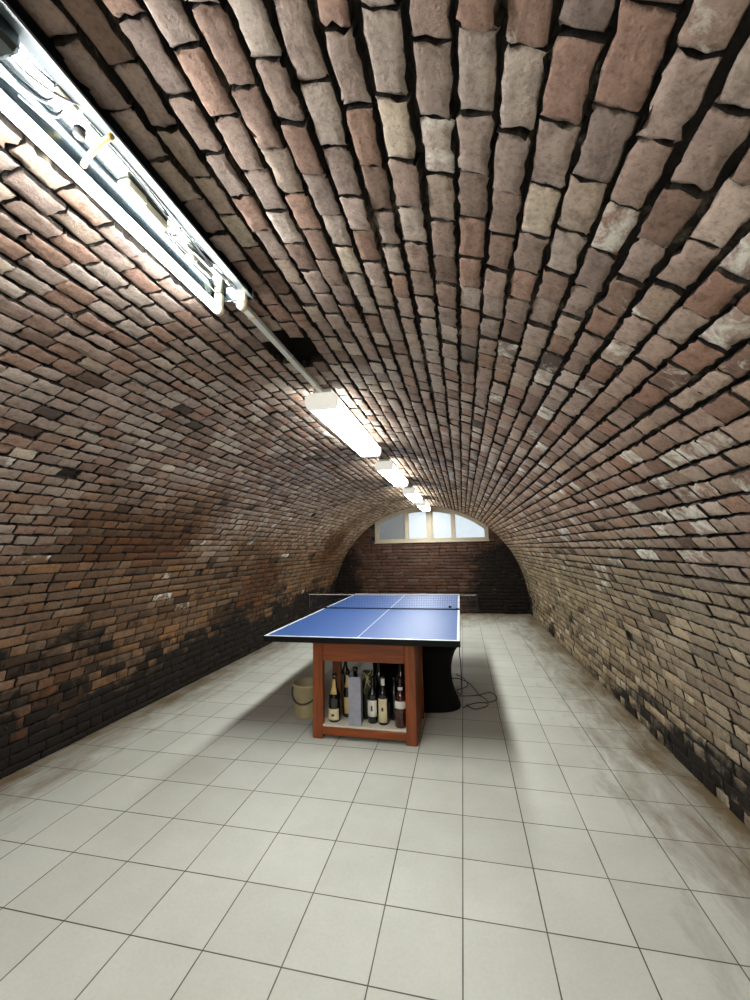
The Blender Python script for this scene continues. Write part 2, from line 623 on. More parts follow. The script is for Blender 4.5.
def brick_object(name, bricks, mapf, colour, shell_v, shell_q, shell_mi, near=None):
    """bricks: array (n,5) s0,s1,y0,y1,proud. One mesh: brick faces plus mortar bed."""
    V, Q, MI, TI, MO, SA, SM, RIM = [], [], [], [], [], [], [], []
    base = 0
    groups = [(bricks, 4, 4, 0.9)] if near is None else [(bricks[near], 6, 8, 1.25), (bricks[~near], 4, 4, 0.9)]
    for b, nu, nv, rgh in groups:
        if not len(b):
            continue
        v, q, bi, s_, y_, fl_, rim_ = grid_bricks(b[:, 0], b[:, 1], b[:, 2], b[:, 3], b[:, 4], nu, nv, mapf, rgh)
        t, mo, sa = colour(b, bi, s_, y_, v)
        V.append(v)
        Q.append(q + base)
        MI.append(np.where(fl_, 0, 1))
        TI.append(t)
        SM.append(fl_)
        RIM.append(rim_)
        MO.append(mo)
        SA.append(sa)
        base += len(v)
    V.append(shell_v)
    SM.append(np.ones(len(shell_q), bool))
    Q.append(shell_q + base)
    MI.append(shell_mi)
    n = len(shell_v)
    TI.append(np.full((n, 3), .1))
    RIM.append(np.zeros(n))
    MO.append(np.zeros(n))
    SA.append(np.zeros(n))
    V, Q, MI = np.concatenate(V), np.concatenate(Q), np.concatenate(MI)
    me = bpy.data.meshes.new(name)
    me.vertices.add(len(V))
    me.vertices.foreach_set('co', V.ravel())
    me.loops.add(Q.size)
    me.loops.foreach_set('vertex_index', Q.ravel().astype(np.int32))
    me.polygons.add(len(Q))
    me.polygons.foreach_set('loop_start', np.arange(0, Q.size, 4, dtype=np.int32))
    me.polygons.foreach_set('loop_total', np.full(len(Q), 4, dtype=np.int32))
    for m in (BRICK, MORTAR, CAVITY):
        me.materials.append(m)
    me.polygons.foreach_set('material_index', MI.astype(np.int32))
    me.polygons.foreach_set('use_smooth', np.concatenate(SM))
    me.update(calc_edges=True)
    a = me.attributes.new('tint', 'FLOAT_COLOR', 'POINT')
    t = np.concatenate(TI)
    a.data.foreach_set('color', np.concatenate([t, np.ones((len(t), 1))], 1).ravel().astype(np.float32))
    a = me.attributes.new('mould_shade', 'FLOAT', 'POINT')
    a.data.foreach_set('value', np.concatenate(MO).astype(np.float32))
    a = me.attributes.new('salt', 'FLOAT', 'POINT')
    a.data.foreach_set('value', np.concatenate(SA).astype(np.float32))
    a = me.attributes.new('rim', 'FLOAT', 'POINT')
    a.data.foreach_set('value', np.concatenate(RIM).astype(np.float32))
    o = bpy.data.objects.new(name, me)
    C.objects.link(o)
    o['kind'] = 'structure'
    return o


HOLE = (S_CROWN - 0.03, S_CROWN + 0.22, 1.47, 1.77)    # bricks missing in the crown


def lay_vault():
    out = []
    phase = (S_CROWN + 0.842) % COURSE
    edges = np.concatenate([[0], np.arange(phase, S_LEN, COURSE), [S_LEN]])
    edges = edges[np.concatenate([[True], np.diff(edges) > 0.03])]
    edges[1:-1] += rng.normal(0, 0.0018, len(edges) - 2)
    for i in range(len(edges) - 1):
        a, b = edges[i], edges[i + 1]
        sm = (a + b) / 2
        th = (sm - S_CROWN) / RR
        low = abs(th) > 0.95
        jt = 0.0036 if abs(th) > 1.15 else (0.0050 if th < -0.3 else 0.0066)
        jt *= rng.uniform(0.7, 1.35)
        y = Y_NEAR - rng.uniform(0, 0.05) - (0.057 if i % 2 else 0)
        stretch_row = low and i % 2 == 0
        while y < Y_FAR + 0.05:
            L = 0.1135 + rng.normal(0, 0.0025)
            if (stretch_row and rng.random() < 0.75) or (low and rng.random() < 0.18) or rng.random() < 0.01:
                L = 0.229 + rng.normal(0, 0.004)
            jy = rng.uniform(0.0012, 0.004)
            pr = rng.normal(0.008, 0.0028 if not low else 0.0022)
            cyy = y + L / 2
            if not (HOLE[0] < sm < HOLE[1] and HOLE[2] < cyy < HOLE[3]):
                if rng.random() > 0.002:
                    out.append((a + jt + rng.normal(0, .0008), b - jt + rng.normal(0, .0008), y + jy, y + L - jy, pr))
            y += L
    return np.array(out)


def tints(n, s, y):
    idx = rng.choice(len(PAL), n, p=PALW)
    c = PAL[idx] * rng.uniform(0.82, 1.12, (n, 1))
    return c


def sstep(x, a, b):
    t = np.clip((x - a) / (b - a), 0, 1)
    return t * t * (3 - 2 * t)


def vault_colour(b, bi, s_, y_, v):
    n = len(b)
    sc, yc = (b[:, 0] + b[:, 1]) / 2, (b[:, 2] + b[:, 3]) / 2
    ctr = vault_map(sc, yc, 0 * sc)
    z, x = ctr[:, 2], ctr[:, 0]
    c = tints(n, sc, yc)
    left = x < XC
    big = fnoise(sc * 1.1, yc * 0.8, 3)
    # damp orange-brown staining on the left flank, tan bloom on the right flank
    kl = np.where(left, sstep(1.95 - z + (big - .5) * 1.3, 0.0, 0.7), 0)[:, None]
    ob = np.array(lin((94, 65, 36))) * rng.lognormal(0, 0.34, (n, 1))
    c = c * (1 - 0.8 * kl) + ob * 0.8 * kl
    dk = np.where(left, sstep(big, 0.52, 0.66) * sstep(2.0 - z, 0.15, 0.5), 0)[:, None]
    c = c * (1 - 0.5 * dk * np.array([[0.75, 1.05, 1.25]]))
    kr = np.where(~left, sstep(1.45 - z + (big - .5) * 0.8, 0.0, 0.5), 0)[:, None]
    tn = np.array(lin((134, 123, 104))) * rng.lognormal(0, 0.3, (n, 1))
    c = c * (1 - 0.7 * kr) + tn * 0.7 * kr
    # warmer band on the right shoulder
    wr = np.where(~left, np.exp(-((z - 1.75) / 0.22) ** 2) * sstep(x, 0.1, 0.5), 0)[:, None]
    c = c * (1 - 0.35 * wr) + c * np.array([[1.02, 0.78, 0.62]]) * 0.35 * wr
    # yellowish far stretch
    fy = sstep(yc, 1.6, 4.5)[:, None]
    c = c * (1 - fy) + c * np.array([[1.13, 1.085, 0.93]]) * fy
    # odd spalled / dark / pale bricks
    odd = rng.random(n)
    c[odd < 0.012] *= 0.35
    pale = (odd > 0.985) & (kl[:, 0] < .3)
    c[pale] = np.array(lin((196, 181, 164))) * rng.uniform(.8, 1, (pale.sum(), 1))
    # mould field at vertex level
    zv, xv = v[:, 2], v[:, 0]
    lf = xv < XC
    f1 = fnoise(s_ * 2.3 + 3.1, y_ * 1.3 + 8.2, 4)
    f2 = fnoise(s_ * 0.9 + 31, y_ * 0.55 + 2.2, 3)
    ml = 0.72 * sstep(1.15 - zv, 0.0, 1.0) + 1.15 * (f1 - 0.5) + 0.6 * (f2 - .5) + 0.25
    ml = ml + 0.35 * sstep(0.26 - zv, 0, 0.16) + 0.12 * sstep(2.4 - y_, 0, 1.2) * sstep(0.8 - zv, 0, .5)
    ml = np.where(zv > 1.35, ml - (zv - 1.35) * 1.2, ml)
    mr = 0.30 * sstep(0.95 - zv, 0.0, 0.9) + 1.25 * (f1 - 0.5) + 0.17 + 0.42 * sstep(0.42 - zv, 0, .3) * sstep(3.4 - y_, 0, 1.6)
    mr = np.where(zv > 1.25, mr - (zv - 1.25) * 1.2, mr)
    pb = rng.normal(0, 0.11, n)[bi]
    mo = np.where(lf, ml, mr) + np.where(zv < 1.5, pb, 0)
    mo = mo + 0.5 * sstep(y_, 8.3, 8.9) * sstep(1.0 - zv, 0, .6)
    # lime salts on some bricks of the right flank, fewer elsewhere
    sb = rng.random(n)
    zone = np.where(~left, np.exp(-((z - 1.62) / 0.42) ** 2), 0.10) * (0.35 + 1.3 * sstep(fnoise(sc * 1.7 + 9, yc * 0.9 + 4, 2), .45, .7))
    salt = np.where(sb < 0.30 * zone, rng.uniform(0.28, 0.60, n), 0.0)
    c = np.clip(c, 0.004, 0.8)
    return c[bi], mo, salt[bi]


def vault_shell(sa, sb, y0, y1):
    ns = max(2, int(round((sb - sa) / 0.036)))
    ny = int(round((y1 - y0) / 0.06))
    s = np.linspace(sa, sb, ns + 1)
    y = np.linspace(y0, y1, ny + 1)
    Sg, Yg = np.meshgrid(s, y, indexing='ij')
    hole = (Sg > HOLE[0] - 0.0) & (Sg < HOLE[1] + 0.0) & (Yg > HOLE[2] - 0.0) & (Yg < HOLE[3] + 0.0)
    h = np.where(hole, -0.14, -0.016) + rng.normal(0, 0.0022, Sg.shape)
    v = vault_map(Sg, Yg, h).reshape(-1, 3)
    i, k = np.meshgrid(np.arange(ns), np.arange(ny), indexing='ij')
    i, k = i.ravel(), k.ravel()
    w_ = ny + 1
    q = np.stack([i * w_ + k, (i + 1) * w_ + k, (i + 1) * w_ + k + 1, i * w_ + k + 1], 1)
    hq = hole.ravel()[q].any(1)
    return v, q, np.where(hq, 2, 1)


allb = lay_vault()
sc_all = (allb[:, 0] + allb[:, 1]) / 2
S_L, S_R = S_CROWN - 1.12 * RR, S_CROWN + 1.12 * RR
# sections split on course joints
S_L = allb[np.argmin(np.abs(allb[:, 0] - S_L)), 0] - 0.006
S_R = allb[np.argmin(np.abs(allb[:, 0] - S_R)), 0] - 0.006
for nm, lo, hi in (('wall_left', 0, S_L), ('ceiling', S_L, S_R), ('wall_right', S_R, S_LEN)):
    m = (sc_all >= lo) & (sc_all < hi)
    bs = allb[m]
    near = (bs[:, 2] > -0.1) & (bs[:, 2] < 2.6)
    sv, sq, smi = vault_shell(lo, hi, Y_NEAR - 0.1, Y_FAR + 0.32)
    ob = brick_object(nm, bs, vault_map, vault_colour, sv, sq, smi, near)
    ob['label'] = {'wall_left': 'left flank of the brick vault, brown and black with damp', 'ceiling': 'red and grey brick barrel vault crown', 'wall_right': 'right flank of the brick vault, pale with lime'}[nm]

# ------------------------------------------------------------------ end wall with the lunette
WX0, WX1, WZ0 = -1.925, 0.555, 1.512
WZS = 1.755                      # springing of the lunette frame
WCX = (WX0 + WX1) / 2
WR_ = 2.10


def arch_z(x, inset=0.0):
    return ZC + math.sqrt(max(0.0, (WR_ - inset) ** 2 - (x - XC) ** 2))


def lay_back():
    out = []
    z = 0.0
    i = 0
    while z < 2.4:
        x = -3.05 - (0.12 if i % 2 else 0) - rng.uniform(0, .03)
        while x < 1.45:
            L = 0.235 + rng.normal(0, 0.004)
            if rng.random() < .12:
                L = 0.118
            x0, x1, z0, z1 = x + .004, x + L - .004, z + .005, z + COURSE - .005
            cx_, cz_ = (x0 + x1) / 2, (z0 + z1) / 2
            half = RR + 0.04
            inside = (cz_ < ZC and abs(cx_ - XC) < half) or (cz_ >= ZC and math.hypot(cx_ - XC, cz_ - ZC) < half)
            if z1 > WZ0 - 0.015:
                # only the slivers beside the window remain
                if x1 > WX0 and x0 < WX1:
                    if cx_ < WX0:
                        x1 = WX0 - .004
                    elif cx_ > WX1:
                        x0 = WX1 + .004
                    else:
                        inside = False
            if inside and x1 - x0 > .02:
                out.append((x0, x1, z0, z1, rng.normal(0.006, 0.002)))
            x += L
        z += COURSE
        i += 1
    return np.array(out)


def back_colour(b, bi, s_, y_, v):
    n = len(b)
    c = PAL[rng.choice(len(PAL), n, p=PALW)] * rng.uniform(.7, 1.1, (n, 1))
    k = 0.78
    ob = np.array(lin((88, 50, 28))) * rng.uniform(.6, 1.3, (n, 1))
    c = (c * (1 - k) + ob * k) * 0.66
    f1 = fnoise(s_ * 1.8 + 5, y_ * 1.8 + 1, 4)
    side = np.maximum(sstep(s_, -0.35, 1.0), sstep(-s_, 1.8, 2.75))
    mo = 0.2 + 0.75 * (f1 - .5) + 0.85 * side * sstep(1.7 - y_, 0, .6) + 0.35 * sstep(.8 - y_, 0, .7)  # shade of the lower corners and wall foot painted in as black patches
    return c[bi], mo, np.zeros(len(bi))


bb = lay_back()
mbs = MB()


def circ(x):
    return ZC + math.sqrt(max(0, (RR + .03) ** 2 - (x - XC) ** 2))


# mortar bed: one slab under the window plus the two slivers beside it (quads only)
def slab_quads(cols, zb, zt):
    v, q = [], []
    for x in cols:
        a_, b_ = zb(x), zt(x)
        v += [(x, Y_FAR + .012, a_), (x, Y_FAR + .012, b_), (x, Y_FAR + .30, a_), (x, Y_FAR + .30, b_)]
    for k in range(len(cols) - 1):
        a_, b_ = k * 4, (k + 1) * 4
        q += [(a_, b_, b_ + 1, a_ + 1), (a_ + 2, a_ + 3, b_ + 3, b_ + 2), (a_ + 1, b_ + 1, b_ + 3, a_ + 3), (a_, a_ + 2, b_ + 2, b_)]
    e = (len(cols) - 1) * 4
    q += [(0, 1, 3, 2), (e, e + 2, e + 3, e + 1)]
    return v, q


sv, sq = [], []
for cols, zb, zt in ((np.linspace(-2.93, 1.33, 60), lambda x: 0.0, lambda x: min(WZ0 - .006, circ(x))),
                     (np.linspace(-2.5, WX0 - .004, 8), lambda x: WZ0 - .006, lambda x: max(WZ0, circ(x))),
                     (np.linspace(WX1 + .004, 0.9, 8), lambda x: WZ0 - .006, lambda x: max(WZ0, circ(x)))):
    v_, q_ = slab_quads(cols, zb, zt)
    k0 = len(sv)
    sv += v_
    sq += [tuple(i + k0 for i in f) for f in q_]
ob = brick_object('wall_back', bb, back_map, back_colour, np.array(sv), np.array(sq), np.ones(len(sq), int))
ob['label'] = 'dark brick end wall under the arched window'

# wall behind the viewer: plastered, closes the vault
ths = np.linspace(-math.pi / 2, math.pi / 2, 33)
poly = [(XC - RR - .02, 0.0)] + [(XC + (RR + .02) * math.sin(t), ZC + (RR + .02) * math.cos(t)) for t in ths] + [(XC + RR + .02, 0.0)]
o = MB().prism(poly, Y_NEAR - .2, Y_NEAR - .02).build('wall_front', PLASTER)
tag(o, 'plain plastered wall closing the vault behind the viewer', kind='structure')

o = MB().box(-3.0, 1.4, Y_NEAR - .2, Y_FAR + .3, -0.08, 0.0).build('floor', TILE)
tag(o, 'pale square floor tiles with dark grout', kind='structure')

# ------------------------------------------------------------------ window
win = bpy.data.objects.new('window_1', None)
C.objects.link(win)
win['kind'] = 'structure'
win['label'] = 'low arched window of four panes in a cream frame'
win.location = (WCX, 8.96, WZ0)


def toL(p):
    return (p[0] - WCX, p[1] - 8.96, p[2] - WZ0)


def arch_ring(x0, x1, z0, inset_o, w_, y0, y1, n=40):
    """frame of constant width following sill, sides and arch; quads between outer and inner outline"""
    def outline(d):
        xa, xb, zb = x0 + d, x1 - d, z0 + d
        xs = np.linspace(xa, xb, n)
        pts = [(xa, zb)] + [(x, arch_z(x, inset_o + d)) for x in xs] + [(xb, zb)]
        return pts
    A, B = outline(0), outline(w_)
    m = MB()
    N = len(A)
    v = [(p[0], y0, p[1]) for p in A] + [(p[0], y0, p[1]) for p in B] + [(p[0], y1, p[1]) for p in A] + [(p[0], y1, p[1]) for p in B]
    f = []
    for i in range(N):
        j = (i + 1) % N
        f += [(i, j, N + j, N + i), (2 * N + i, 3 * N + i, 3 * N + j, 2 * N + j), (i, 2 * N + i, 2 * N + j, j), (N + i, N + j, 3 * N + j, 3 * N + i)]
    m.add([toL(p) for p in v], f)
    return m


fr = arch_ring(WX0, WX1, WZ0, 0.0, 0.08, 8.92, 9.00)
for xm, hw in ((-1.215, 0.034), (-0.69, 0.045), (-0.165, 0.034)):
    za = arch_z(xm, 0.07)
    a_, b_ = toL((xm - hw, 8.915, WZ0 + .05)), toL((xm + hw, 8.99, za + .004))
    fr.box(a_[0], b_[0], a_[1], b_[1], a_[2], b_[2], .006)
fr.build('window_frame', FRAMEPAINT, win)
a_, b_ = toL((WX0 - .01, 8.86, WZ0 - .012)), toL((WX1 + .01, 9.02, WZ0 + .012))
MB().box(a_[0], b_[0], a_[1], b_[1], a_[2], b_[2], .005).build('window_sill', FRAMEPAINT, win)
for x0, x1, case in ((WX0 + .055, -1.249, 0), (-1.181, -0.735, 1), (-0.645, -0.199, 1), (-0.131, WX1 - .055, 0)):
    if case:
        arch_ring(x0, x1, WZ0 + .055, 0.082, 0.03, 8.93, 8.985, 12).build('casement', FRAMEPAINT, win)
    xs = np.linspace(x0, x1, 14)
    pl = [(x0, WZ0 + .05)] + [(x, arch_z(x, .07)) for x in xs] + [(x1, WZ0 + .05)]
    pl = [(p[0] - WCX, p[1] - WZ0) for p in pl]
    MB().prism(pl, 8.962 - 8.96, 8.966 - 8.96).build('pane', GLASS, win)

# outside, seen through the panes
o = MB().box(-9, 8, 9.22, 18, 1.30, 1.42).build('ground_outside', OUTGROUND)
tag(o, 'pale paving outside the window', kind='structure')
o = MB().box(-5, -1.36, 9.75, 10.0, 1.42, 3.4, .01).build('wall_outside', OUTGREY)
tag(o, 'grey rendered wall outside the left pane', kind='structure')
o = MB().box(1.2, 6, 13.2, 13.6, 1.42, 4.6, .01).build('facade_outside', OUTPINK)
tag(o, 'reddish facade seen through the right pane', kind='structure')

# ------------------------------------------------------------------ ping pong table
TX, TY, TZ = -0.785, 4.28, 0.757
t = thing('ping_pong_table', 'blue ping pong table with white edge lines in the middle of the vault', 'table', (TX, TY, 0), 0.008)
HX, HY = 0.728, 1.385
for sgn in (-1, 1):
    y0, y1 = (-HY, -0.004) if sgn < 0 else (0.004, HY)
    top = MB().box(-HX, HX, y0, y1, TZ - .012, TZ, .002)
    o = top.build('tabletop', BLUE, t)
    ln = MB()
    lz0, lz1 = TZ - .0005, TZ + .0012
    ln.box(-HX, -HX + .02, y0, y1, lz0, lz1)
    ln.box(HX - .02, HX, y0, y1, lz0, lz1)
    ye = (y0, y0 + .02) if sgn < 0 else (y1 - .02, y1)
    ln.box(-HX + .02, HX - .02, ye[0], ye[1], lz0, lz1)
    cy_ = (y0 + .02, y1) if sgn < 0 else (y0, y1 - .02)
    ln.box(-.0025, .0025, cy_[0], cy_[1], lz0, lz1)
    ln.build('line_marking', LINEWHITE, o)
    rim = MB()
    rz0, rz1 = TZ - .042, TZ - .001
    rim.box(-HX - .003, -HX + .016, y0, y1, rz0, rz1, .003)
    rim.box(HX - .016, HX + .003, y0, y1, rz0, rz1, .003)
    ye = (y0 - .003, y0 + .016) if sgn < 0 else (y1 - .016, y1 + .003)
    rim.box(-HX - .003, HX + .003, ye[0], ye[1], rz0, rz1, .003)
    rim.build('edge_rim', BLACKEDGE, t)
fm = MB()
for x0, x1 in ((-.42, -.37), (.37, .42)):
    fm.box(x0, x1, -1.22, 1.22, .702, TZ - .012, .003)
for yy in (-.6, .3, 1.15):
    fm.box(-.42, .42, yy, yy + .04, .702, TZ - .012, .003)
fm.build('support_frame', BLACKMETAL, t)
tr = thing('trestle', 'black metal trestle carrying the far end of the blue table', 'trestle', (TX - .009, TY + 1.17, 0), 0.008)
for sx in (-1, 1):
    MB().box(sx * .395 - .02, sx * .395 + .02, -.02, .02, 0.0, .675, .004).build('leg', BLACKMETAL, tr)
MB().box(-.42, .42, -.025, .025, .675, .7015, .004).build('crossbar', BLACKMETAL, tr)

# net
NY = 4.28
net = thing('table_tennis_net', 'dark ping pong net with pale top tape stretched across the blue table', 'net', (TX, NY, TZ + .001), 0.008)
nm = MB()
for k in range(101):
    x = -.9 + 1.8 * k / 100
    nm.box(x - .0006, x + .0006, -.0006, .0006, .004, .146)
for k in range(9):
    z = .004 + .142 * k / 8
    nm.box(-.9, .9, -.0005, .0005, z - .0006, z + .0006)
nm.build('net_mesh', NETSTRING, net)
MB().box(-.9, .9, -.003, .003, .143, .152, .001).build('net_tape', NETWHITE, net)
MB().box(-.9, .9, -.004, .004, .0005, .012, .001).build('bottom_cord', NETSTRING, net)
for sx in (-1, 1):
    m = MB()
    m.box(sx * .905 - .012, sx * .905 + .012, -.012, .012, -.01, .155, .004)
    m.box(sx * .905 - .022, sx * .905 + .022, -.016, .016, -.016, .004, .004)
    p = m.build('net_post', BLACKMETAL, net)
    m = MB()
    xa, xb = sorted((sx * .69, sx * .90))
    m.box(xa, xb, -.014, .014, 0.0005, .008, .002)
    m.box(xa if sx > 0 else xb - .03, xa + .03 if sx > 0 else xb, -.014, .014, .0005, .018, .002)
    m.build('clamp', BLACKMETAL, net)

o = MB().lathe([(.0, 0), (.012, 0.0), (.016, .006), (.016, .012), (.011, .018), (0, .019)], 16).build('rubber_puck', BLACKEDGE, None, (-.157, 4.43, TZ + .0012))
tag(o, 'tiny dark lump lying on the blue table top beside the net', 'puck')

# ------------------------------------------------------------------ cabinet of bottles
CX0, CX1, CY0, CY1 = -1.155, -0.372, 3.01, 3.53
cab = thing('open_cabinet', 'red brown wooden open cabinet of bottles under the table end', 'cabinet', ((CX0 + CX1) / 2, (CY0 + CY1) / 2, 0))
ox, oy = (CX0 + CX1) / 2, (CY0 + CY1) / 2
HW, HD = (CX1 - CX0) / 2, (CY1 - CY0) / 2
for sx in (-1, 1):
    for sy_ in (-1, 1):
        xa, xb = sorted((sx * HW, sx * (HW - .078)))
        ya, yb = sorted((sy_ * HD, sy_ * (HD - .05)))
        MB().box(xa, xb, ya, yb, 0, .702, .005).build('post', CASEWOOD, cab)
for sy_ in (-1, 1):
    ya, yb = sorted((sy_ * (HD - .004), sy_ * (HD - .034)))
    MB().box(-HW + .078, HW - .078, ya, yb, .558, .702, .004).build('top_rail', CASEWOOD_X, cab)
    MB().box(-HW + .078, HW - .078, ya, yb, .028, .086, .004).build('bottom_rail', CASEWOOD_X, cab)
for sx in (-1, 1):
    xa, xb = sorted((sx * (HW - .004), sx * (HW - .03)))
    for za, zb in ((.03, .086), (.60, .702)):
        MB().box(xa, xb, -HD + .05, HD - .05, za, zb, .004).build('side_rail', CASEWOOD, cab)
MB().box(HW - .024, HW - .008, -HD + .05, HD - .05, .084, .602, .002).build('side_panel', CASEWOOD, cab)
MB().box(-HW + .012, HW - .03, -HD + .006, HD - .006, .087, .10, .003).build('shelf', SHELFWHITE, cab)


def bottle(name, label, x, y, prof, glass, group, labels=(), foil=None, z=.10, seed=0):
    b = thing(name, label, 'bottle', (x, y, z + .0005), 0, group)
    MB().lathe(prof, 28).build('body', glass, b)
    def rad(zz):
        for (r0, z0), (r1, z1) in zip(prof, prof[1:]):
            if z0 <= zz <= z1 and z1 > z0:
                return r0 + (r1 - r0) * (zz - z0) / (z1 - z0)
        return prof[-1][0]
    for (za, zb, mat, arc, nm_) in labels:
        m = MB()
        n = 20
        vs, fs = [], []
        rows = 5
        for i in range(rows):
            zz = za + (zb - za) * i / (rows - 1)
            for k in range(n):
                a = -math.pi / 2 - arc / 2 + arc * k / (n - 1)
                for dr in (.0001, .0009):
                    r = rad(zz) + dr
                    vs.append((r * math.cos(a), r * math.sin(a), zz))
        W = n * 2
        for i in range(rows - 1):
            for k in range(n - 1):
                p = i * W + 2 * k
                fs.append((p + 1, p + 3, p + W + 3, p + W + 1))
                fs.append((p, p + W, p + W + 2, p + 2))
        for k in range(n - 1):
            p = 2 * k
            fs.append((p, p + 2, p + 3, p + 1))
            p += (rows - 1) * W
            fs.append((p, p + 1, p + 3, p + 2))
        for i in range(rows - 1):
            p = i * W
            fs.append((p, p + 1, p + W + 1, p + W))
            p += W - 2
            fs.append((p, p + W, p + W + 1, p + 1))
        m.add(vs, fs, 0, True)
        m.build(nm_, mat, b)
    if foil:
        za, mat = foil
        zs = [p for p in prof if p[1] > za]
        pf = [(rad(za) + .0012, za)] + [(r + .0012, zz) for r, zz in zs[:-1]] + [(zs[-1][0], zs[-1][1] + .0012)]
        MB().lathe(pf, 24).build('foil', mat, b)
    return b


def wine(R=.037, H=.31, nr=.0145):
    return [(0, 0), (R * .9, 0), (R, .006), (R, H * .60), (R * .93, H * .65), (R * .62, H * .71), (nr, H * .77), (nr * .95, H * .93), (nr * 1.12, H * .94), (nr * 1.12, H * .995), (nr * .9, H), (0, H)]


def champ(R=.045, H=.335):
    return [(0, 0), (R * .88, 0), (R, .008), (R, H * .46), (R * .93, H * .54), (R * .7, H * .64), (R * .45, H * .74), (.0165, H * .84), (.0155, H * .92), (.0185, H * .93), (.0185, H * .99), (.012, H), (0, H)]


GB = 'bottles in the open cabinet'
b = bottle('champagne_bottle', 'dark champagne bottle with gold neck and cream label, leftmost on the white shelf', -1.012, 3.10, champ(.047, .345), BOTTLEBLACK, GB,
           labels=((.018, .098, LABELCREAM, 2.1, 'label'), (.045, .062, INK, .5, 'label_mark'), (.20, .305, GOLDFOIL, 1.5, 'neck_label')))
bottle('champagne_bottle', 'slim dark bottle with gold neck strip between the champagne bottle and the grey box', -.935, 3.20, champ(.042, .34), BOTTLEBLACK, GB,
       labels=((.03, .15, GOLDFOIL, .9, 'label'), (.22, .31, GOLDFOIL, 1.2, 'neck_label')))
bottle('tall_bottle', 'tall unlabelled black bottle behind the leftmost champagne bottle', -1.0, 3.36, wine(.036, .44, .016), BOTTLEBLACK, GB)
bottle('wine_bottle', 'wine bottle with wide white label, next to the dark olive bag', -.716, 3.12, wine(.039, .33), BOTTLEDARK, GB,
       labels=((.05, .165, LABELWHITE, 2.2, 'label'), (.09, .13, INK, .35, 'label_mark')))
bottle('wine_bottle', 'wine bottle with long cream label and pale neck band', -.632, 3.105, wine(.038, .345), BOTTLEDARK, GB,
       labels=((.02, .185, LABELCREAM, 2.0, 'label'), (.10, .125, INK, .4, 'label_mark'), (.275, .325, LABELWHITE, 2.6, 'neck_label')))
bottle('wine_bottle', 'black bottle standing behind between the cream label wine and reddish bottle', -.562, 3.20, wine(.037, .31), BOTTLEBLACK, GB)
bottle('wine_bottle', 'tall black bottle behind the wide white label wine bottle', -.70, 3.30, wine(.036, .42, .015), BOTTLEBLACK, GB)
bottle('wine_bottle', 'tall black bottle behind the reddish brown bottle', -.53, 3.33, wine(.036, .42, .015), BOTTLEBLACK, GB)
bottle('liquor_bottle', 'reddish brown bottle with pale curved label, rightmost on the shelf', -.496, 3.085, [(0, 0), (.042, 0), (.047, .006), (.047, .16), (.043, .19), (.026, .225), (.0175, .25), (.016, .31), (.019, .312), (.019, .335), (.015, .34), (0, .34)], BOTTLERED, GB,
       labels=((.135, .185, LABELWHITE, 2.0, 'label'), (.255, .275, LABELWHITE, 2.6, 'neck_label')))

# tall silver box with a bottle neck sticking out
gb = thing('gift_box', 'tall silver grey bottle box standing on the white shelf', 'box', (-.838, 3.075, .1005), 0.1)
m = MB()
hw, th_ = .047, .003
m.box(-hw, hw, -hw, -hw + th_, 0, .345, .001)
m.box(-hw, hw, hw - th_, hw, 0, .345, .001)
m.box(-hw, -hw + th_, -hw + th_, hw - th_, 0, .345, .001)
m.box(hw - th_, hw, -hw + th_, hw - th_, 0, .345, .001)
m.box(-hw + th_, hw - th_, -hw + th_, hw - th_, 0, th_)
m.build('box_body', SILVERBOX, gb)
bottle('boxed_bottle', 'black bottle neck sticking up out of the silver grey box', -.838, 3.075, wine(.036, .40, .0165), BOTTLEBLACK, GB, z=.104)

bag = thing('gift_bag', 'dark olive bottle bag with yellow ribbon beside the silver grey box', 'bag', (-.772, 3.20, .1005))
m = MB()
vs, fs = [], []
for zz, a_, b_ in ((0, .045, .038), (.12, .046, .038), (.26, .04, .03), (.30, .022, .018), (.345, .04, .012)):
    n = 24
    for k in range(n):
        q = 2 * math.pi * k / n
        pl_ = 1 + .08 * math.sin(q * 6) * (zz / .345)
        e = .55
        vs.append((a_ * pl_ * math.copysign(abs(math.cos(q)) ** e, math.cos(q)), b_ * pl_ * math.copysign(abs(math.sin(q)) ** e, math.sin(q)), zz))
for i in range(4):
    for k in range(24):
        fs.append((i * 24 + k, i * 24 + (k + 1) % 24, i * 24 + 24 + (k + 1) % 24, i * 24 + 24 + k))
fs.append(tuple(range(24))[::-1])
fs.append(tuple(96 + k for k in range(24)))
m.add(vs, fs, 0, True).build('bag_body', GREENBAG, bag)
m = MB()
for k, (dx, dz) in enumerate(((-.03, .05), (.035, .045), (.03, -.06), (-.02, -.09), (.045, -.03))):
    m.tube([(0, -.022, .30), (dx * .5, -.04, .30 + dz * .7), (dx, -.045, .30 + dz), (dx * .8 + .006, -.043, .30 + dz * 1.3)], .0028, 6)
m.tube([(.024 * math.cos(q), .02 * math.sin(q), .30) for q in np.linspace(0, 2 * math.pi, 13)], .003, 6)
m.build('ribbon', RIBBON, bag)

# ------------------------------------------------------------------ hourglass stand
st = thing('hourglass_stand', 'black waisted stand with concave sides behind the open cabinet', 'stand', (-.50, 3.80, 0))
prof = [(0, 0.0), (.94, 0.0), (1.0, .012), (.985, .03), (.93, .09), (.88, .15), (.85, .20), (.835, .28), (.84, .34), (.87, .41), (.93, .48), (.985, .515), (.97, .535), (.9, .54), (0, .54)]
MB().lathe(prof, 40, sx=.425, sy=.2, power=3.0).build('body', BLACKCLOTH, st)  # hidden left half widened to blacken the view behind the bottles
MB().lathe([(0, .54), (.90, .54), (.93, .545), (.93, .556), (.88, .562), (0, .565)], 40, sx=.425, sy=.2, power=3.0).build('top_cap', BLACKMETAL, st)

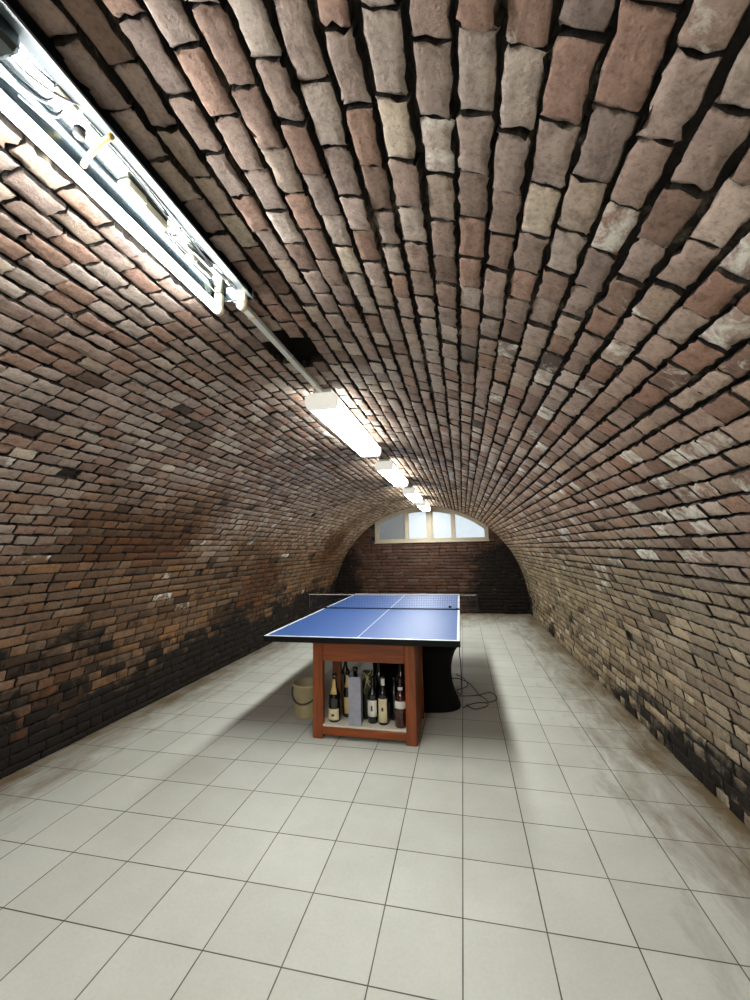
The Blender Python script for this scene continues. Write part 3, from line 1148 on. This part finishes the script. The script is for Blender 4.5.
# cables
z = .0045
m = MB().tube([(-.062, 3.76, .711), (-.064, 3.75, .62), (-.066, 3.75, .469), (-.060, 3.75, .378), (-.060, 3.76, .266), (-.065, 3.85, .14), (-.075, 4.0, .03), (-.115, 4.2, z), (-.07, 4.24, z), (-.01, 4.36, z), (-.05, 4.57, z), (-.13, 4.69, z)], .0036, 8)
tag(m.build('hanging_cable', CABLEBLACK), 'thin black cable hanging from the right table edge down to the tiles', 'cable')
m = MB().tube([(-.20, 4.55, z), (-.10, 4.55, z), (0.0, 4.43, z), (.06, 4.24, z), (.09, 4.10, z), (.14, 4.02, z), (.17, 3.93, z), (.24, 4.0, z), (.245, 4.1, z), (.19, 4.18, z), (.09, 4.07, z + .007), (-.03, 4.05, z), (-.11, 4.04, z)], .0036, 8)
tag(m.build('floor_cable', CABLEBLACK), 'thin black cable in a wide loop on the tiles right of the table', 'cable')
m = MB().tube([(-.055, 3.76, z), (.04, 3.88, z), (.155, 3.905, z), (.15, 3.84, z), (.10, 3.78, z), (.04, 3.75, z), (-.02, 3.79, z + .007), (-.02, 3.85, z)], .0036, 8)
tag(m.build('floor_cable', CABLEBLACK), 'thin black cable in a flat loop at the foot of the waisted stand', 'cable')

# ------------------------------------------------------------------ bucket
bk = thing('bucket', 'pale yellow plastic bucket with dark handle left of the open cabinet', 'bucket', (-1.36, 3.42, 0))
MB().lathe([(0, 0), (.104, 0), (.108, .006), (.112, .10), (.119, .245), (.126, .247), (.126, .262), (.119, .268), (.115, .262), (.108, .10), (.104, .012), (0, .01)], 36).build('body', BUCKETP, bk)
ha = MB()
pts = []
for q in np.linspace(0, math.pi, 13):
    # bail hanging down round the front of the bucket
    pts.append((-.129 * math.cos(q), -.129 * math.sin(q) * 1.02, .235 - .11 * math.sin(q)))
ha.tube(pts, .0075, 8)
ha.build('handle', DARKGREY, bk)

# ------------------------------------------------------------------ light fittings
GL = 'covered ceiling lights along the crown'


def covered_light(y0, y1, label, glowmat=DIFFUSER, x=-.725, zt=2.284):
    L = y1 - y0
    r = thing('ceiling_light', label, 'ceiling light', (x, y0, zt), 0, GL)
    MB().box(-.055, .055, .02, L - .02, -.036, 0, .003).build('base', ENAMEL, r)
    sec = [(-.062, -.034), (-.088, -.05), (-.086, -.092), (-.074, -.112), (.074, -.112), (.086, -.092), (.088, -.05), (.062, -.034)]
    dm = MB().prism(sec, .035, L - .035)
    for k, f in enumerate(dm.f):        # only the flat underside is the bright face, the ribbed sides are dimmer
        zs = [dm.v[i][2] for i in f]
        dm.mi[k] = 0 if max(zs) < -.10 else 1
    dm.build('diffuser', [glowmat, DIFFUSER_SIDE], r)
    sec2 = [(-.066, -.03), (-.092, -.048), (-.09, -.094), (-.077, -.117), (.077, -.117), (.09, -.094), (.092, -.048), (.066, -.03)]
    for ya, yb in ((0, .035), (L - .035, L)):
        MB().prism(sec2, ya, yb).build('end_cap', ENDCAP, r)
    return r


covered_light(2.01, 3.25, 'first covered ceiling light beyond the bare tube, largest of the covered ones')
covered_light(3.83, 4.98, 'second covered ceiling light beyond the bare tube, above the net')
covered_light(5.72, 6.88, 'third covered ceiling light beyond the bare tube, past the table')
covered_light(7.45, 8.6, 'last covered ceiling light, right in front of the arched window')
covered_light(-1.95, -.72, 'unseen ceiling light added behind the viewer to brighten the floor', FILL_DIFFUSER)

FY0, FY1 = -.09, 1.165
fl = thing('tube_light', 'open white fluorescent fitting with one bare lit tube on the brick crown', 'ceiling light', (-.735, FY0, 2.285))
L = FY1 - FY0
m = MB()
m.box(-.076, .076, 0, L, -.003, 0)
m.box(-.074, -.070, 0, L, -.034, -.003)
m.box(-.080, -.074, 0, L, -.034, -.030)
m.build('tray', TRAYGREY, fl)
m = MB().prism([(.026, -.003), (.030, -.001), (.082, -.034), (.080, -.038)], 0, L)
m.build('reflector_wing', WINGGREY, fl)
for ya, yb in ((0, .004), (L - .004, L)):
    MB().box(-.07, .07, ya, yb, -.028, -.003, .001).build('end_plate', TRAYGREY, fl)
TXC, TZC = -.050, -.063
m = MB().tube([(TXC, .035, TZC), (TXC, L - .02, TZC)], .0135, 20, spline=False)
m.build('tube', TUBE, fl)
for xs in (TXC, .040):
    for yy, d in ((.028, 1), (L - .012, -1)):
        m = MB()
        m.box(xs - .014, xs + .014, yy - .010, yy + .010, -.05, -.003, .003)
        m.tube([(xs, yy - .010, TZC + .004), (xs, yy + .010, TZC + .004)], .0165, 16, spline=False)
        m.build('lamp_holder', CREAM, fl)


def Lf(x, y, z):      # world -> fitting
    return (x + .735, y - FY0, z - 2.285)


a_ = Lf(-.735, .16, 0)
MB().box(-.028, .040, a_[1], a_[1] + .29, -.044, -.003, .008).build('ballast', TRAYGREY, fl)
m = MB().box(-.030, .004, .80, .86, -.022, -.003, .004)
m.box(-.024, -.002, .86, .94, -.026, -.003, .003)
m.build('terminal_block', CREAM, fl)
m = MB().tube([(-.012, 1.035, -.020), (-.008, 1.06, -.020)], .0115, 14, spline=False)
m.build('starter_socket', CREAM, fl)
MB().tube([(-.008, 1.058, -.020), (-.004, 1.13, -.020)], .0105, 14, spline=False).build('starter', METAL, fl)
MB().lathe([(0, -.003), (.012, -.003), (.011, -.012), (.006, -.016), (0, -.016)], 18).build('knob', DARKGREY, fl, (-.016, .692, 0))
m = MB()
m.tube([(-.034, .720, -.047), (-.005, .708, -.044), (.03, .696, -.043), (.076, .684, -.044)], .006, 8)
m.build('strap', AMBER, fl)
wr = MB()
for pts in (
    [(.04, .42, -.03), (.02, .50, -.028), (.0, .56, -.02), (.015, .62, -.012), (.05, .65, -.012), (.066, .64, -.02)],
    [(-.055, .48, -.02), (-.045, .56, -.012), (-.03, .62, -.008), (-.01, .63, -.008), (.01, .618, -.008)],
    [(-.055, .50, -.02), (-.048, .60, -.012), (-.035, .65, -.008), (-.012, .652, -.008)],
    [(-.052, .60, -.018), (-.040, .72, -.012), (-.036, .80, -.010), (-.026, .84, -.012)],
    [(.030, .66, -.010), (.034, .78, -.010), (.030, .95, -.010), (.018, 1.1, -.012), (.028, 1.22, -.014)],
    [(.024, .68, -.008), (.022, .82, -.008), (.010, .95, -.008), (.016, 1.08, -.010), (.034, 1.22, -.012)],
    [(-.012, .94, -.012), (-.030, 1.0, -.010), (-.040, 1.1, -.010), (-.046, 1.22, -.014)],
    [(-.002, .94, -.012), (-.018, .98, -.012), (-.018, 1.02, -.016), (-.012, 1.035, -.018)],
    [(-.012, .86, -.012), (-.034, .91, -.010), (-.030, .97, -.010), (-.012, .99, -.010), (.02, .96, -.010)],
):
    wr.tube(pts, .0021, 6)
wr.build('wiring', WIRE, fl)
MB().box(.012, .026, .612, .655, -.010, -.003, .002).build('wire_clip', CREAM, fl)
MB().box(.014, .030, 1.18, 1.20, -.012, -.003, .002).build('wire_clip', CREAM, fl)

cd = thing('cable_trunking', 'white cable trunking on the brick crown between tube light and first covered light', 'cable duct', (-.728, 1.17, 2.272))
MB().box(-.013, .013, 0, .845, -.014, .006, .002).build('duct', ENAMEL, cd)
for yy in (.10, .44, .76):
    MB().box(-.0145, .0145, yy, yy + .012, -.0155, .006, .001).build('clip', CREAM, cd)
